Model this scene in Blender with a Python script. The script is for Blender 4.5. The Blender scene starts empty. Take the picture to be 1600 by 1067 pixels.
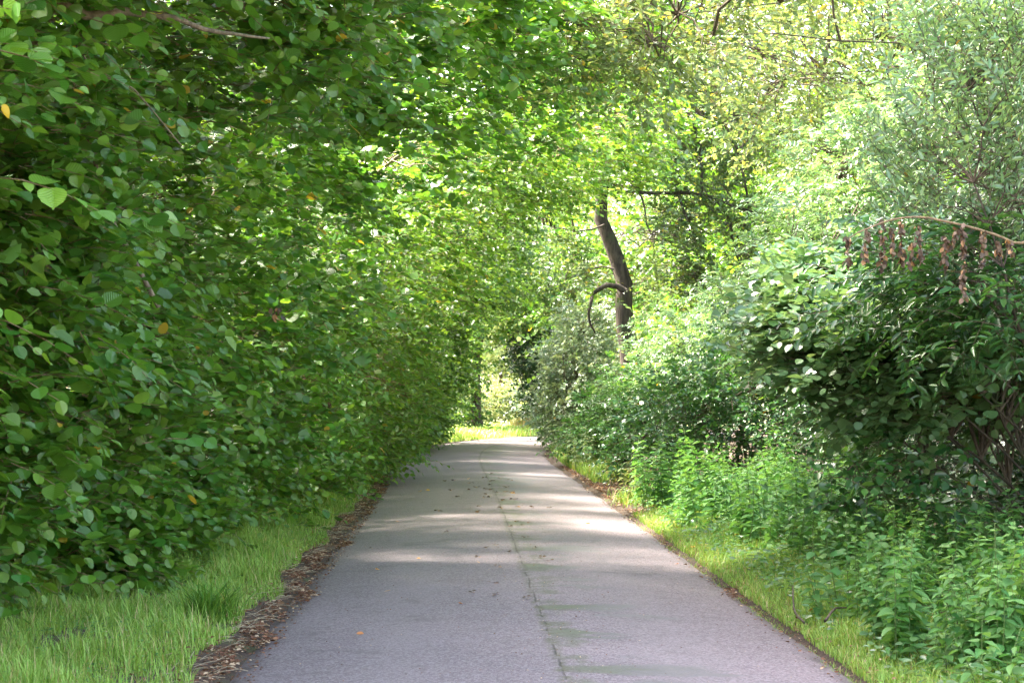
import bpy, math, random
import numpy as np
from mathutils import noise as mnoise, Vector
R = math.radians
rng = np.random.default_rng(11)
random.seed(5)
scene = bpy.context.scene
C = scene.collection
# ---------------------------------------------------------------- camera
EYE = 1.55; FPX = 2889.0; VPX, VPY = 705.0, 612.0      # eye height, focal length and vanishing point in 1600-px units
cd = bpy.data.cameras.new('camera'); cam = bpy.data.objects.new('camera', cd); C.objects.link(cam)
cam.location = (0, 0, EYE)
cam.rotation_euler = (R(90 + 1.56), 0, R(-1.88))
cd.lens = 65; cd.sensor_width = 36; cd.clip_end = 2000
cd.dof.use_dof = True; cd.dof.focus_distance = 17; cd.dof.aperture_fstop = 10.0
scene.camera = cam
# ---------------------------------------------------------------- light
SUN_EL = 55; SUN_AZ = -68      # azimuth from +Y towards +X (negative: the sun stands on the left)
w = bpy.data.worlds.new('World'); scene.world = w; w.use_nodes = True
nt = w.node_tree; nt.nodes.clear()
sky = nt.nodes.new('ShaderNodeTexSky'); sky.sky_type = 'NISHITA'; sky.sun_disc = False
sky.sun_elevation = R(SUN_EL); sky.sun_rotation = R(SUN_AZ); sky.air_density = 1.0; sky.dust_density = 2.5; sky.ozone_density = 1.0
bg = nt.nodes.new('ShaderNodeBackground'); bg.inputs['Strength'].default_value = 0.15
wo = nt.nodes.new('ShaderNodeOutputWorld')
wm = nt.nodes.new('ShaderNodeMix'); wm.data_type = 'RGBA'; wm.blend_type = 'MULTIPLY'; wm.inputs[0].default_value = 1
wm.inputs[7].default_value = (1.22, 1.0, 0.86, 1)      # thin white cloud takes the blue out of the sky light
nt.links.new(sky.outputs[0], wm.inputs[6]); nt.links.new(wm.outputs[2], bg.inputs[0]); nt.links.new(bg.outputs[0], wo.inputs[0])
sl = bpy.data.lights.new('sun', 'SUN'); sl.energy = 4.8; sl.angle = R(12); sl.color = (1, 0.95, 0.85)
so = bpy.data.objects.new('sun', sl); C.objects.link(so); so.location = (-20, 0, 30)
sd = Vector((math.sin(R(SUN_AZ))*math.cos(R(SUN_EL)), math.cos(R(SUN_AZ))*math.cos(R(SUN_EL)), math.sin(R(SUN_EL))))
so.rotation_euler = sd.to_track_quat('Z', 'Y').to_euler()
scene.view_settings.view_transform = 'Standard'; scene.view_settings.look = 'None'
scene.view_settings.exposure = 3.4; scene.view_settings.gamma = 1
cy = scene.cycles
cy.max_bounces = 8; cy.diffuse_bounces = 4; cy.glossy_bounces = 2; cy.transmission_bounces = 5; cy.transparent_max_bounces = 4
cy.use_denoising = True; cy.denoiser = 'OPENIMAGEDENOISE'; cy.sample_clamp_indirect = 6; cy.caustics_reflective = False; cy.caustics_refractive = False

def pt(px, py, d):
    """point in metres seen towards a place of the photograph, at distance d along the lane"""
    return np.array([(px-VPX)/FPX*d, d, EYE + (VPY-py)/FPX*d])

# ---------------------------------------------------------------- materials
class NT:
    def __init__(s, name):
        s.m = bpy.data.materials.new(name); s.m.use_nodes = True; s.t = s.m.node_tree; s.t.nodes.clear()
        s.out = s.n('ShaderNodeOutputMaterial')
    def n(s, typ, ins=None, **kw):
        nd = s.t.nodes.new(typ)
        for k, v in kw.items(): setattr(nd, k, v)
        for k, v in (ins or {}).items():
            if isinstance(v, bpy.types.NodeSocket): s.t.links.new(v, nd.inputs[k])
            else: nd.inputs[k].default_value = v
        return nd
    def math(s, op, a, b=0.5, c=None, clamp=False):
        ins = {0: a, 1: b}
        if c is not None: ins[2] = c
        return s.n('ShaderNodeMath', ins, operation=op, use_clamp=clamp).outputs[0]
    def mix(s, f, a, b, mode='MIX'):
        nd = s.n('ShaderNodeMix', data_type='RGBA', blend_type=mode)
        for k, v in ((0, f), (6, a), (7, b)):
            if isinstance(v, bpy.types.NodeSocket): s.t.links.new(v, nd.inputs[k])
            else: nd.inputs[k].default_value = v if not isinstance(v, tuple) or len(v) == 4 else (*v, 1)
        return nd.outputs[2]
    def rng(s, x, a, b, lo=0.0, hi=1.0, smooth=True):
        nd = s.n('ShaderNodeMapRange', {0: x, 1: a, 2: b, 3: lo, 4: hi}, interpolation_type='SMOOTHSTEP' if smooth else 'LINEAR')
        return nd.outputs[0]
    def noise(s, vec, scale, detail=3, rough=.55, dist=0):
        return s.n('ShaderNodeTexNoise', {'Vector': vec, 'Scale': scale, 'Detail': detail, 'Roughness': rough, 'Distortion': dist}).outputs[0]

def leaf_mat(name, a, b, odd=(0.35, 0.22, 0.02), odd_share=0.002, trans=0.42, tcol=None, rough=0.42, spec=0.5, veins=True, under=1.25, objvar=0.12):
    g = NT(name)
    geo = g.n('ShaderNodeNewGeometry'); oi = g.n('ShaderNodeObjectInfo')
    r = geo.outputs['Random Per Island']
    r2 = g.math('FRACT', g.math('MULTIPLY', r, 37.77), 0)
    r3 = g.math('FRACT', g.math('MULTIPLY', r, 91.3), 0)
    col = g.mix(r, a, b)
    hsv = g.n('ShaderNodeHueSaturation', {'Hue': g.math('ADD', 0.5-0.012, g.math('MULTIPLY', r3, 0.024)),
              'Saturation': 1.0, 'Value': g.math('ADD', g.math('ADD', 0.8-objvar/2, g.math('MULTIPLY', r2, 0.4)), g.math('MULTIPLY', oi.outputs['Random'], objvar)), 'Color': col}).outputs[0]
    col = g.mix(g.math('GREATER_THAN', r2, 1-odd_share), hsv, odd)
    und = g.mix(1.0, col, (under, under, under*1.05), 'MULTIPLY')
    top = g.mix(geo.outputs['Backfacing'], col, und)
    ins = {'Base Color': top, 'Roughness': rough, 'Specular IOR Level': spec}
    if veins:
        uv = g.n('ShaderNodeUVMap'); sep = g.n('ShaderNodeSeparateXYZ', {0: uv.outputs[0]})
        ax = g.math('ABSOLUTE', g.math('SUBTRACT', sep.outputs[0], 0.5), 0)
        ph = g.math('MULTIPLY', g.math('SUBTRACT', sep.outputs[1], g.math('MULTIPLY', ax, 0.8)), 50.0)
        wv = g.math('SINE', ph, 0)
        bmp = g.n('ShaderNodeBump', {'Height': wv, 'Strength': 0.35, 'Distance': 0.004})
        ins['Normal'] = bmp.outputs[0]
    p = g.n('ShaderNodeBsdfPrincipled', ins)
    if tcol is None: tcol = (1.55, 1.32, 0.75)
    tc = g.mix(1.0, col, tcol, 'MULTIPLY')
    t = g.n('ShaderNodeBsdfTranslucent', {'Color': tc})
    mx = g.n('ShaderNodeMixShader', {0: trans, 1: p.outputs[0], 2: t.outputs[0]})
    g.t.links.new(mx.outputs[0], g.out.inputs[0])
    return g.m

def bark_mat(name, a, b, scale=14):
    g = NT(name)
    tc = g.n('ShaderNodeTexCoord')
    mp = g.n('ShaderNodeMapping', {0: tc.outputs['Object'], 3: (1, 1, 0.25)})
    n1 = g.noise(mp.outputs[0], scale, 5, .65); n2 = g.noise(tc.outputs['Object'], 3, 3)
    col = g.mix(g.rng(n1, .35, .65), a, b)
    col = g.mix(g.rng(n2, .55, .72), col, (0.06, 0.075, 0.03))
    bmp = g.n('ShaderNodeBump', {'Height': n1, 'Strength': 0.7, 'Distance': 0.03})
    p = g.n('ShaderNodeBsdfPrincipled', {'Base Color': col, 'Roughness': 0.85, 'Normal': bmp.outputs[0]})
    g.t.links.new(p.outputs[0], g.out.inputs[0]); return g.m

M = {}
M['hazel'] = leaf_mat('hazel_leaf', (0.055, 0.19, 0.022), (0.17, 0.35, 0.035), odd=(.55, .4, .05), odd_share=.004, trans=.34, rough=.32, spec=1.0)
M['hazel_far'] = leaf_mat('hazel_leaf_far', (0.055, 0.17, 0.022), (0.18, 0.32, 0.04), odd=(.55, .4, .05), odd_share=.004, trans=.38, rough=.4, spec=.7, veins=False)
M['hornbeam'] = leaf_mat('hornbeam_leaf', (0.04, 0.125, 0.02), (0.145, 0.265, 0.04), trans=.42, veins=False)
M['oak'] = leaf_mat('oak_leaf', (0.085, 0.16, 0.05), (0.22, 0.30, 0.12), odd=(0.36, 0.33, 0.06), odd_share=.04, trans=.42, rough=.36, spec=.65, veins=False)
M['oak_dark'] = leaf_mat('oak_leaf_olive', (0.05, 0.11, 0.03), (0.15, 0.23, 0.06), odd=(0.36, 0.33, 0.06), odd_share=.03, trans=.36, rough=.34, spec=.8, veins=False)
M['tuft'] = leaf_mat('tuft_blade', (0.08, 0.22, 0.03), (0.17, 0.34, 0.05), trans=.35, veins=False)
M['ash'] = leaf_mat('ash_leaf', (0.09, 0.20, 0.08), (0.21, 0.35, 0.15), trans=.35, rough=.3, spec=1.0, veins=False)
M['willow'] = leaf_mat('sallow_leaf', (0.14, 0.23, 0.12), (0.28, 0.37, 0.22), trans=.32, rough=.34, spec=.7, veins=False, under=1.6)
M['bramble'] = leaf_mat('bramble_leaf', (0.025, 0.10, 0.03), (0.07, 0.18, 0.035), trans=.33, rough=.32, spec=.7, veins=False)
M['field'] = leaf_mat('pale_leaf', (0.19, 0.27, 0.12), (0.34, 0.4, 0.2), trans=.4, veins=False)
M['nettle'] = leaf_mat('nettle_leaf', (0.07, 0.215, 0.05), (0.18, 0.37, 0.10), odd_share=.003, trans=.35, rough=.4, spec=.5)
M['ivy'] = leaf_mat('ivy_and_shaded_leaf', (0.015, 0.05, 0.015), (0.04, 0.09, 0.025), trans=.15, rough=.4, veins=False)  # real ivy, also put on blackthorns to darken the right hollow like shade
M['grass'] = leaf_mat('grass_blade', (0.16, 0.33, 0.045), (0.33, 0.48, 0.10), odd=(0.5, 0.42, 0.2), odd_share=.09, trans=.35, rough=.5, veins=False)
M['dry_grass'] = leaf_mat('dry_grass_blade', (0.16, 0.2, 0.06), (0.26, 0.24, 0.10), trans=.3, veins=False)
M['litter'] = leaf_mat('litter_leaf', (0.13, 0.06, 0.035), (0.30, 0.16, 0.09), odd=(0.6, 0.45, 0.3), odd_share=.16, trans=.1, rough=.7, spec=.2, veins=False)
M['dead'] = leaf_mat('withered_leaf', (0.045, 0.03, 0.019), (0.15, 0.098, 0.058), odd=(.35, .2, .09), odd_share=.05, trans=.15, rough=.6, veins=False)
M['yleaf'] = leaf_mat('yellow_leaf', (0.6, 0.36, 0.04), (0.75, 0.45, 0.08), odd_share=0, trans=.3, veins=False)
M['oleaf'] = leaf_mat('orange_leaf', (0.5, 0.2, 0.05), (0.6, 0.3, 0.12), odd_share=0, trans=.2, veins=False)
M['bark'] = bark_mat('bark_brown', (0.03, 0.022, 0.016), (0.10, 0.075, 0.055))
M['bark_pale'] = bark_mat('bark_pale', (0.10, 0.085, 0.055), (0.24, 0.2, 0.13), 24)
M['twig'] = bark_mat('twig_bark', (0.07, 0.05, 0.035), (0.16, 0.12, 0.085), 30)
M['stem_green'] = bark_mat('green_stem', (0.09, 0.16, 0.04), (0.16, 0.22, 0.07), 30)
M['cane'] = bark_mat('cane_bark', (0.16, 0.11, 0.06), (0.32, 0.23, 0.13), 30)

# ---------------------------------------------------------------- mesh helpers
def tag(o, label=None, cat=None, group=None, kind=None):
    if label: o['label'] = label
    if cat: o['category'] = cat
    if group: o['group'] = group
    if kind: o['kind'] = kind
    return o
def empty(name, loc=(0, 0, 0)):
    o = bpy.data.objects.new(name, None); C.objects.link(o); o.location = loc; o.empty_display_size = .3; return o
def np_mesh(name, V, loops, totals, mat, parent=None, uv=None, smooth=False, origin=None):
    me = bpy.data.meshes.new(name)
    V = np.asarray(V, dtype=np.float32)
    if origin is not None: V = V - np.asarray(origin, dtype=np.float32)
    me.vertices.add(len(V)); me.vertices.foreach_set('co', V.ravel())
    me.loops.add(len(loops)); me.loops.foreach_set('vertex_index', np.asarray(loops, dtype=np.int32))
    tot = np.asarray(totals, dtype=np.int32); st = np.concatenate(([0], np.cumsum(tot)[:-1])).astype(np.int32)
    me.polygons.add(len(tot)); me.polygons.foreach_set('loop_start', st); me.polygons.foreach_set('loop_total', tot)
    if smooth: me.polygons.foreach_set('use_smooth', np.ones(len(tot), dtype=bool))
    if uv is not None:
        l = me.uv_layers.new(name='UVMap'); l.data.foreach_set('uv', np.asarray(uv, dtype=np.float32).ravel())
    me.materials.append(mat); me.update(calc_edges=True)
    o = bpy.data.objects.new(name, me); C.objects.link(o)
    if parent is not None: o.parent = parent
    return o
def unit(a): return a / np.maximum(np.linalg.norm(a, axis=-1, keepdims=True), 1e-9)

def tmpl(side, mid_w=0.0, edge_w=0.07, tip_w=-0.12):
    n = len(side)
    T = [(0, 0, 0)] + [(u, -v, edge_w*math.sin(u*3)+tip_w*u*u) for u, v in side] + [(1, 0, tip_w)] + [(u, v, edge_w*math.sin(u*3)+tip_w*u*u) for u, v in side[::-1]]
    f1 = list(range(0, n+2)); f2 = [0, n+1] + list(range(n+2, 2*n+2))
    return np.array(T, dtype=float), [f1, f2]
T_HAZEL = tmpl([(-.02, .12), (.03, .27), (.17, .40), (.36, .47), (.56, .465), (.66, .40), (.76, .36), (.83, .24), (.89, .15), (.93, .05)])
T_OVAL = tmpl([(.2, .27), (.55, .34), (.85, .16)])
T_SIMPLE = tmpl([(.3, .34), (.75, .27)])
T_LANCE = tmpl([(.25, .16), (.62, .15)])
T_OAK = tmpl([(.16, .07), (.3, .2), (.36, .11), (.52, .29), (.6, .17), (.76, .27), (.9, .13)])
T_NETTLE = tmpl([(.08, .2), (.3, .3), (.65, .19)])
def leaves(name, pos, d, nrm, size, T, mat, parent=None, origin=None, widthvar=.18):
    V0, F = T; k = len(V0); N = len(pos)
    d = unit(d); s = unit(np.cross(nrm, d)); n = np.cross(d, s)
    wv = 1 + rng.uniform(-widthvar, widthvar, N)
    sz = np.broadcast_to(size, (N,))
    curl = rng.uniform(0.3, 2.0, N)
    V = (pos[:, None] + d[:, None]*(V0[None, :, 0, None]*sz[:, None, None]) + s[:, None]*(V0[None, :, 1, None]*(sz*wv)[:, None, None])
         + n[:, None]*(V0[None, :, 2, None]*(sz*curl)[:, None, None]))
    fl = np.concatenate([np.array(f) for f in F]); ft = np.array([len(f) for f in F])
    loops = (fl[None] + (np.arange(N)*k)[:, None]).ravel(); tot = np.tile(ft, N)
    uv1 = np.stack([V0[fl, 1]+.5, V0[fl, 0]], 1); uv = np.tile(uv1, (N, 1))
    return np_mesh(name, V.reshape(-1, 3), loops, tot, mat, parent, uv, origin=origin)
def tube_arrays(paths, radii, sides=4):
    """paths (M,K,3), radii (M,K)"""
    paths = np.asarray(paths, float); radii = np.asarray(radii, float); Mn, K, _ = paths.shape
    tan = unit(np.gradient(paths, axis=1))
    ref = np.where(np.abs(tan[..., 2:3]) > .9, np.array([1., 0, 0]), np.array([0, 0, 1.]))
    a = unit(np.cross(tan, ref)); b = np.cross(tan, a)
    th = np.arange(sides)/sides*2*math.pi
    V = paths[:, :, None] + radii[:, :, None, None]*(a[:, :, None]*np.cos(th)[None, None, :, None] + b[:, :, None]*np.sin(th)[None, None, :, None])
    idx = np.arange(Mn*K*sides).reshape(Mn, K, sides)
    q = np.stack([idx[:, :-1], np.roll(idx[:, :-1], -1, 2), np.roll(idx[:, 1:], -1, 2), idx[:, 1:]], -1).reshape(-1, 4)
    cap = idx[:, -1, :].reshape(-1, sides)
    return V.reshape(-1, 3), np.concatenate([q.ravel(), cap.ravel()]), np.concatenate([np.full(len(q), 4), np.full(len(cap), sides)])
def tubes(name, groups, mat, parent=None, smooth=True, origin=None):
    """groups: list of (paths, radii, sides) joined in one mesh"""
    Vs, Ls, Ts, o = [], [], [], 0
    for p, r, s in groups:
        V, L, T = tube_arrays(p, r, s); Vs.append(V); Ls.append(L+o); Ts.append(T); o += len(V)
    return np_mesh(name, np.concatenate(Vs), np.concatenate(Ls), np.concatenate(Ts), mat, parent, smooth=smooth, origin=origin)
def smooth_path(pts, n, wig=0.0):
    pts = np.asarray(pts, float); m = len(pts)
    if m == 2: pts = np.array([pts[0], (pts[0]+pts[1])/2, pts[1]]); m = 3
    P = np.concatenate([[2*pts[0]-pts[1]], pts, [2*pts[-1]-pts[-2]]])
    out = []
    for t in np.linspace(0, m-1-1e-6, n):
        i = int(t); f = t-i; a, b, c, d = P[i], P[i+1], P[i+2], P[i+3]
        out.append(.5*((2*b)+(c-a)*f+(2*a-5*b+4*c-d)*f*f+(3*b-a-3*c+d)*f**3))
    out = np.array(out)
    if wig:
        w_ = np.cumsum(rng.normal(0, wig, (n, 3)), 0)*.5; e = np.sin(np.linspace(0, math.pi, n))[:, None]; out += w_*e
    return out

def sprays(P, D, L, n, size, opp=False, nb=(0.3, -0.2, 0.8), njit=.45, spread=.85, droop=.25, dj=.3, t0=.15, endleaf=True):
    """a leafy shoot from each P along D; returns leaf arrays and shoot paths"""
    Mn = len(P); D = unit(D); L = np.broadcast_to(L, (Mn,))*rng.uniform(.7, 1.25, Mn)
    up = unit(np.array(nb)[None] + rng.normal(0, .22, (Mn, 3)))
    S = unit(np.cross(up, D)); N = np.cross(D, S)
    N *= np.sign(N[:, 2:3]+1e-6)
    t = np.linspace(t0, 1, n)
    if opp: t = np.repeat(np.linspace(t0, .95, n//2), 2); t = np.append(t, 1.0); side = np.tile([1., -1.], n//2); side = np.append(side, 0.)
    else: side = np.where(np.arange(n) % 2, 1., -1.); side[-1] = 0
    k = len(t)
    def at(tt):
        return P[:, None] + D[:, None]*(L[:, None, None]*tt[None, :, None]) - np.array([0, 0, 1.])*(L[:, None, None]*droop*(tt**2)[None, :, None])
    pos = at(t) + rng.normal(0, .004, (Mn, k, 3))
    tg = unit(D[:, None] - np.array([0, 0, 1.])*(2*droop*t)[None, :, None])
    d = tg*(1-.45*np.abs(side))[None, :, None] + S[:, None]*(side*spread)[None, :, None] + rng.normal(0, dj, (Mn, k, 3))
    nr = N[:, None] + rng.normal(0, njit, (Mn, k, 3))
    prof = .65+.35*np.sin(np.clip(t, 0, 1)*math.pi)
    sz = size*prof[None]*rng.uniform(.55, 1.25, (Mn, k))
    tw = at(np.linspace(0, 1, 4))
    return pos.reshape(-1, 3), d.reshape(-1, 3), nr.reshape(-1, 3), sz.ravel(), tw

def plant(name, label, cat, group, base, clusters, cdir, stems, lf, stem_mat='bark', crown='crown', stem_part='stem', twig_r=.0035):
    """stems: list of (path, r0, r1). lf: dict of leaf settings."""
    base = np.asarray(base, float)
    root = empty(name, base); tag(root, label, cat, group)
    for p, r0, r1, *_ in stems:
        tubes(stem_part, [(p[None], np.linspace(1, 0, len(p))[None]**.8*(r0-r1)+r1, 9)], M[stem_mat], root, origin=base)
    Ssmp = np.concatenate([q[0] for q in stems if len(q) == 3])
    # a branch from the nearest lower stem point to each leaf cluster
    dist = np.linalg.norm(Ssmp[None]-clusters[:, None], axis=2) + 1.2*np.maximum(0, Ssmp[None, :, 2]-clusters[:, None, 2]) + rng.uniform(0, .5, (len(clusters), len(Ssmp)))
    st = Ssmp[dist.argmin(1)]
    t = np.linspace(0, 1, 6); dv = clusters-st; ln = np.linalg.norm(dv, axis=1)
    br = st[:, None]+dv[:, None]*t[None, :, None] + np.array([0, 0, 1.])*(ln[:, None]*.12*np.sin(t*math.pi)[None])[..., None]
    br += rng.normal(0, .035, br.shape)*np.minimum(ln, 2)[:, None, None]*np.sin(t*math.pi)[None, :, None]
    brr = (0.004+.006*np.minimum(ln, 3))[:, None]*(1-.75*t)[None]
    per = lf['per']; Q = np.repeat(clusters, per, 0); QD = np.repeat(cdir, per, 0)
    Q = Q + rng.normal(0, lf.get('scatter', .18), Q.shape); QD = unit(QD)+rng.normal(0, lf.get('dirj', .55), Q.shape)*np.array([1, 1, .5])
    pos, d, nr, sz, tw = sprays(Q, QD, lf.get('L', .5), lf.get('n', 9), lf['size'], lf.get('opp', False), lf.get('nb', (.3, -.2, .8)), lf.get('njit', .45), lf.get('spread', .85), lf.get('droop', .25))
    ok = pos[:, 2] > .04
    leaves(crown, pos[ok], d[ok], nr[ok], sz[ok], lf['T'], M[lf['mat']], root, origin=base)
    tr = np.broadcast_to(np.linspace(twig_r, twig_r*.35, 4), tw.shape[:2])
    tubes('twigs', [(br, brr, 5), (tw, tr, 3)], M[lf.get('twig', 'twig')], root, origin=base)
    return root

def lobes_clusters(lobes, n, inner=.5, dirup=.15):
    """clusters in ellipsoid lobes (cx,cy,cz,rx,ry,rz)"""
    vol = np.array([l[3]*l[4]*l[5] for l in lobes])**(2/3); pr = vol/vol.sum()
    i = rng.choice(len(lobes), n, p=pr); Lb = np.array(lobes)[i]
    u = unit(rng.normal(0, 1, (n, 3))); r = rng.uniform(inner**2, 1, n)**.5
    lump = np.array([1+.3*mnoise.noise(Vector(a*1.7)+Vector((j*3.1, 0, 0))) for a, j in zip(u, i)])
    c = Lb[:, :3]+u*Lb[:, 3:]*(r*lump)[:, None]
    dr = unit(u*np.array([1, 1, .5]) + np.array([0, 0, dirup]))
    k = c[:, 2] > .15
    return c[k], dr[k]
def tree(name, label, cat, group, trunk, r0, lobes, nclu, lf, bark='bark', inner=.45, limbs=5, keep=None, own=(), lr=1.0):
    tp = smooth_path(trunk, 14, .03)
    stems = [(tp, r0, r0*.35)]
    lb = sorted(lobes, key=lambda l: -l[3]*l[4]*l[5])
    clusters, cdir = lobes_clusters(lobes, nclu, inner)
    if keep is not None:
        k = keep(clusters); clusters, cdir = clusters[k], cdir[k]
    root = empty(name, trunk[0]); tag(root, label, cat, group)
    base = np.array(trunk[0], float)
    rr = (np.linspace(1, 0, len(tp))**.8*(r0*.65)+r0*.35); rr[0] *= 1.35; rr[1] *= 1.08
    tubes('trunk', [(tp[None], rr[None], 12)], M[bark], root, origin=base)
    sm = [tp[4:]]
    for l in lb[:limbs]:
        c = np.array(l[:3]); k = np.argmin(np.linalg.norm(tp-c, axis=1)+1.5*np.maximum(0, tp[:, 2]-c[2]+.3))
        k = max(3, k); a = tp[k]
        p = smooth_path([a, (a*.6+c*.4)+np.array([0, 0, .2*np.linalg.norm(c-a)*.4]), c], 9, .08 if lr == 1 else .22)
        tubes('limb', [(p[None], np.linspace(r0*.42*lr, r0*.08*lr, 9)[None], 8)], M[bark], root, origin=base); sm.append(p[2:])
    for pts_, ra, rb_ in own:
        p = smooth_path(pts_, 18, .035)
        tubes('limb', [(p[None], np.linspace(ra, rb_, 18)[None], 8)], M[bark], root, origin=base); sm.append(p[3:])
    S = np.concatenate(sm)
    dist = np.linalg.norm(S[None]-clusters[:, None], axis=2)+rng.uniform(0, .6, (len(clusters), len(S)))
    st = S[dist.argmin(1)]; t = np.linspace(0, 1, 6); dv = clusters-st; ln = np.linalg.norm(dv, axis=1)
    br = st[:, None]+dv[:, None]*t[None, :, None]+np.array([0, 0, 1.])*(ln[:, None]*.1*np.sin(t*math.pi)[None])[..., None]
    br += rng.normal(0, .06, br.shape)*np.minimum(ln, 2)[:, None, None]*np.sin(t*math.pi)[None, :, None]
    brr = (0.006+.009*np.minimum(ln, 3))[:, None]*(1-.75*t)[None]
    per = lf['per']; Q = np.repeat(clusters, per, 0)+rng.normal(0, lf.get('scatter', .25), (len(clusters)*per, 3))
    QD = np.repeat(cdir, per, 0)+rng.normal(0, .6, Q.shape)*np.array([1, 1, .5])
    pos, d, nr, sz, tw = sprays(Q, QD, lf.get('L', .5), lf.get('n', 8), lf['size'], lf.get('opp', False), lf.get('nb', (.2, -.2, .85)), lf.get('njit', .5), lf.get('spread', .85), lf.get('droop', .3))
    ok = pos[:, 2] > .04
    leaves('crown', pos[ok], d[ok], nr[ok], sz[ok], lf['T'], M[lf['mat']], root, origin=base)
    tr = np.broadcast_to(np.linspace(.004, .0015, 4), tw.shape[:2])
    g = [(br, brr, 5)]
    if lf.get('twigs', True): g.append((tw, tr, 3))
    tubes('twigs', g, M['twig'], root, origin=base)
    return root
def copy_tree(o, loc, rz=0, s=1.0, label=None):
    c = o.copy(); C.objects.link(c); c.location = loc; c.rotation_euler = (0, 0, rz); c.scale = (s, s, s)
    if label: c['label'] = label
    for ch in o.children:
        d = ch.copy(); C.objects.link(d); d.parent = c
    return c

# ---------------------------------------------------------------- ground and road
RC = np.array([(0.49, -40), (0.49, -10), (0.5, 10), (0.55, 25), (0.55, 42), (1.0, 51), (2.0, 57.5), (4.2, 62.5), (8, 66), (14, 68.5), (30, 71)], float)
def road_line(n=400):
    p = smooth_path(np.c_[RC, np.zeros(len(RC))], n); return p[:, :2]
RL = road_line(); RT = unit(np.gradient(RL, axis=0)); RN = np.c_[RT[:, 1], -RT[:, 0]]     # RN points to the right
HALF = 1.70
def road_x(y):     # centre line x for the straight part
    return np.interp(y, RL[:, 1], RL[:, 0])
def road_dist(x, y):
    """signed distance from the centre line (right is positive)"""
    p = np.stack([np.asarray(x), np.asarray(y)], -1); out = np.empty(len(p))
    for i in range(0, len(p), 20000):
        q = p[i:i+20000]; dd = ((q[:, None]-RL[None])**2).sum(2); k = dd.argmin(1)
        out[i:i+20000] = ((q-RL[k])*RN[k]).sum(1)
    return out
def ground_z(x, y, dist=None):
    x = np.asarray(x, float); y = np.asarray(y, float)
    if dist is None: dist = road_dist(x, y)
    a = np.abs(dist)
    z = np.where(a > HALF, .02+.10*np.clip((a-HALF-.15)/1.6, 0, 1), -.05)
    z = z + np.where(a > HALF+.2, .03*np.sin(x*2.3+y*1.1)*np.sin(y*1.7-x), 0)
    return z
def grid_mesh(name, xs, ys, mat):
    X, Y = np.meshgrid(xs, ys); x = X.ravel(); y = Y.ravel(); z = ground_z(x, y)
    nx, ny = len(xs), len(ys); i = np.arange(nx*ny).reshape(ny, nx)
    q = np.stack([i[:-1, :-1], i[:-1, 1:], i[1:, 1:], i[1:, :-1]], -1).reshape(-1, 4)
    return np_mesh(name, np.c_[x, y, z], q.ravel(), np.full(len(q), 4), mat, smooth=True)
g = NT('soil_and_turf'); tcn = g.n('ShaderNodeTexCoord').outputs['Object']
n1 = g.noise(tcn, 1.2, 4); n2 = g.noise(tcn, 30, 4, .7); n3 = g.noise(tcn, 160, 2)
soil = g.mix(g.rng(n2, .3, .7), (0.045, 0.03, 0.02), (0.12, 0.08, 0.055))
turf = g.mix(n3, (0.06, 0.12, 0.02), (0.13, 0.2, 0.05))
sx = g.n('ShaderNodeSeparateXYZ', {0: tcn})
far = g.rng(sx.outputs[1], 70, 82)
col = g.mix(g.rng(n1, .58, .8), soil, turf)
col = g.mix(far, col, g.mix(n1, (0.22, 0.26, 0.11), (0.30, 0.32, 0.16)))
p = g.n('ShaderNodeBsdfPrincipled', {'Base Color': col, 'Roughness': .95, 'Normal': g.n('ShaderNodeBump', {'Height': n2, 'Strength': .6, 'Distance': .04}).outputs[0]})
g.t.links.new(p.outputs[0], g.out.inputs[0])
xs = np.concatenate([[-900, -300, -100, -40, -20, -10], np.arange(-6, 9, .18), [10, 12, 15, 20, 40, 100, 300, 900]])
ys = np.concatenate([[-900, -200, -40, -10], np.arange(0, 75, .4), [78, 85, 100, 130, 200, 400, 1200]])
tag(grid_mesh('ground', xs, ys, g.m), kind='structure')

g = NT('old_asphalt'); uvn = g.n('ShaderNodeUVMap').outputs[0]; s_ = g.n('ShaderNodeSeparateXYZ', {0: uvn})
u, v = s_.outputs[0], s_.outputs[1]           # u: metres right of the centre, v: metres along
obj = g.n('ShaderNodeTexCoord').outputs['Object']
grit = g.n('ShaderNodeTexVoronoi', {'Vector': obj, 'Scale': 95.0}); gc = g.n('ShaderNodeSeparateColor', {0: grit.outputs['Color']})
fine = g.noise(obj, 60, 3, .7); big = g.noise(obj, .55, 4, .6); mid = g.noise(obj, 5, 4, .6)
base = g.mix(g.rng(big, .35, .65), (0.188, 0.141, 0.143), (0.235, 0.177, 0.18))
base = g.mix(g.rng(mid, .3, .7, 0, .35), base, (0.155, 0.128, 0.125))
base = g.mix(g.math('MULTIPLY', g.math('GREATER_THAN', gc.outputs[0], .62), .35), base, (0.42, 0.38, 0.38))
base = g.mix(g.math('MULTIPLY', g.math('LESS_THAN', gc.outputs[0], .3), .5), base, (0.09, 0.08, 0.085))
wob = g.math('MULTIPLY', g.math('SUBTRACT', g.noise(g.n('ShaderNodeCombineXYZ', {0: 0.0, 1: v}).outputs[0], 1.1, 7, .72), .5), .10)
su = g.math('ADD', u, wob)                    # distance from the seam once .10 is taken off
sdist = g.math('SUBTRACT', su, 0.10)
# the right strip of tarmac is a slightly different mix from the left one
base = g.mix(g.rng(sdist, -.01, .01, 0, .55), base, g.mix(1.0, base, (1.14, 1.13, 1.14), 'MULTIPLY'))
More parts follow.
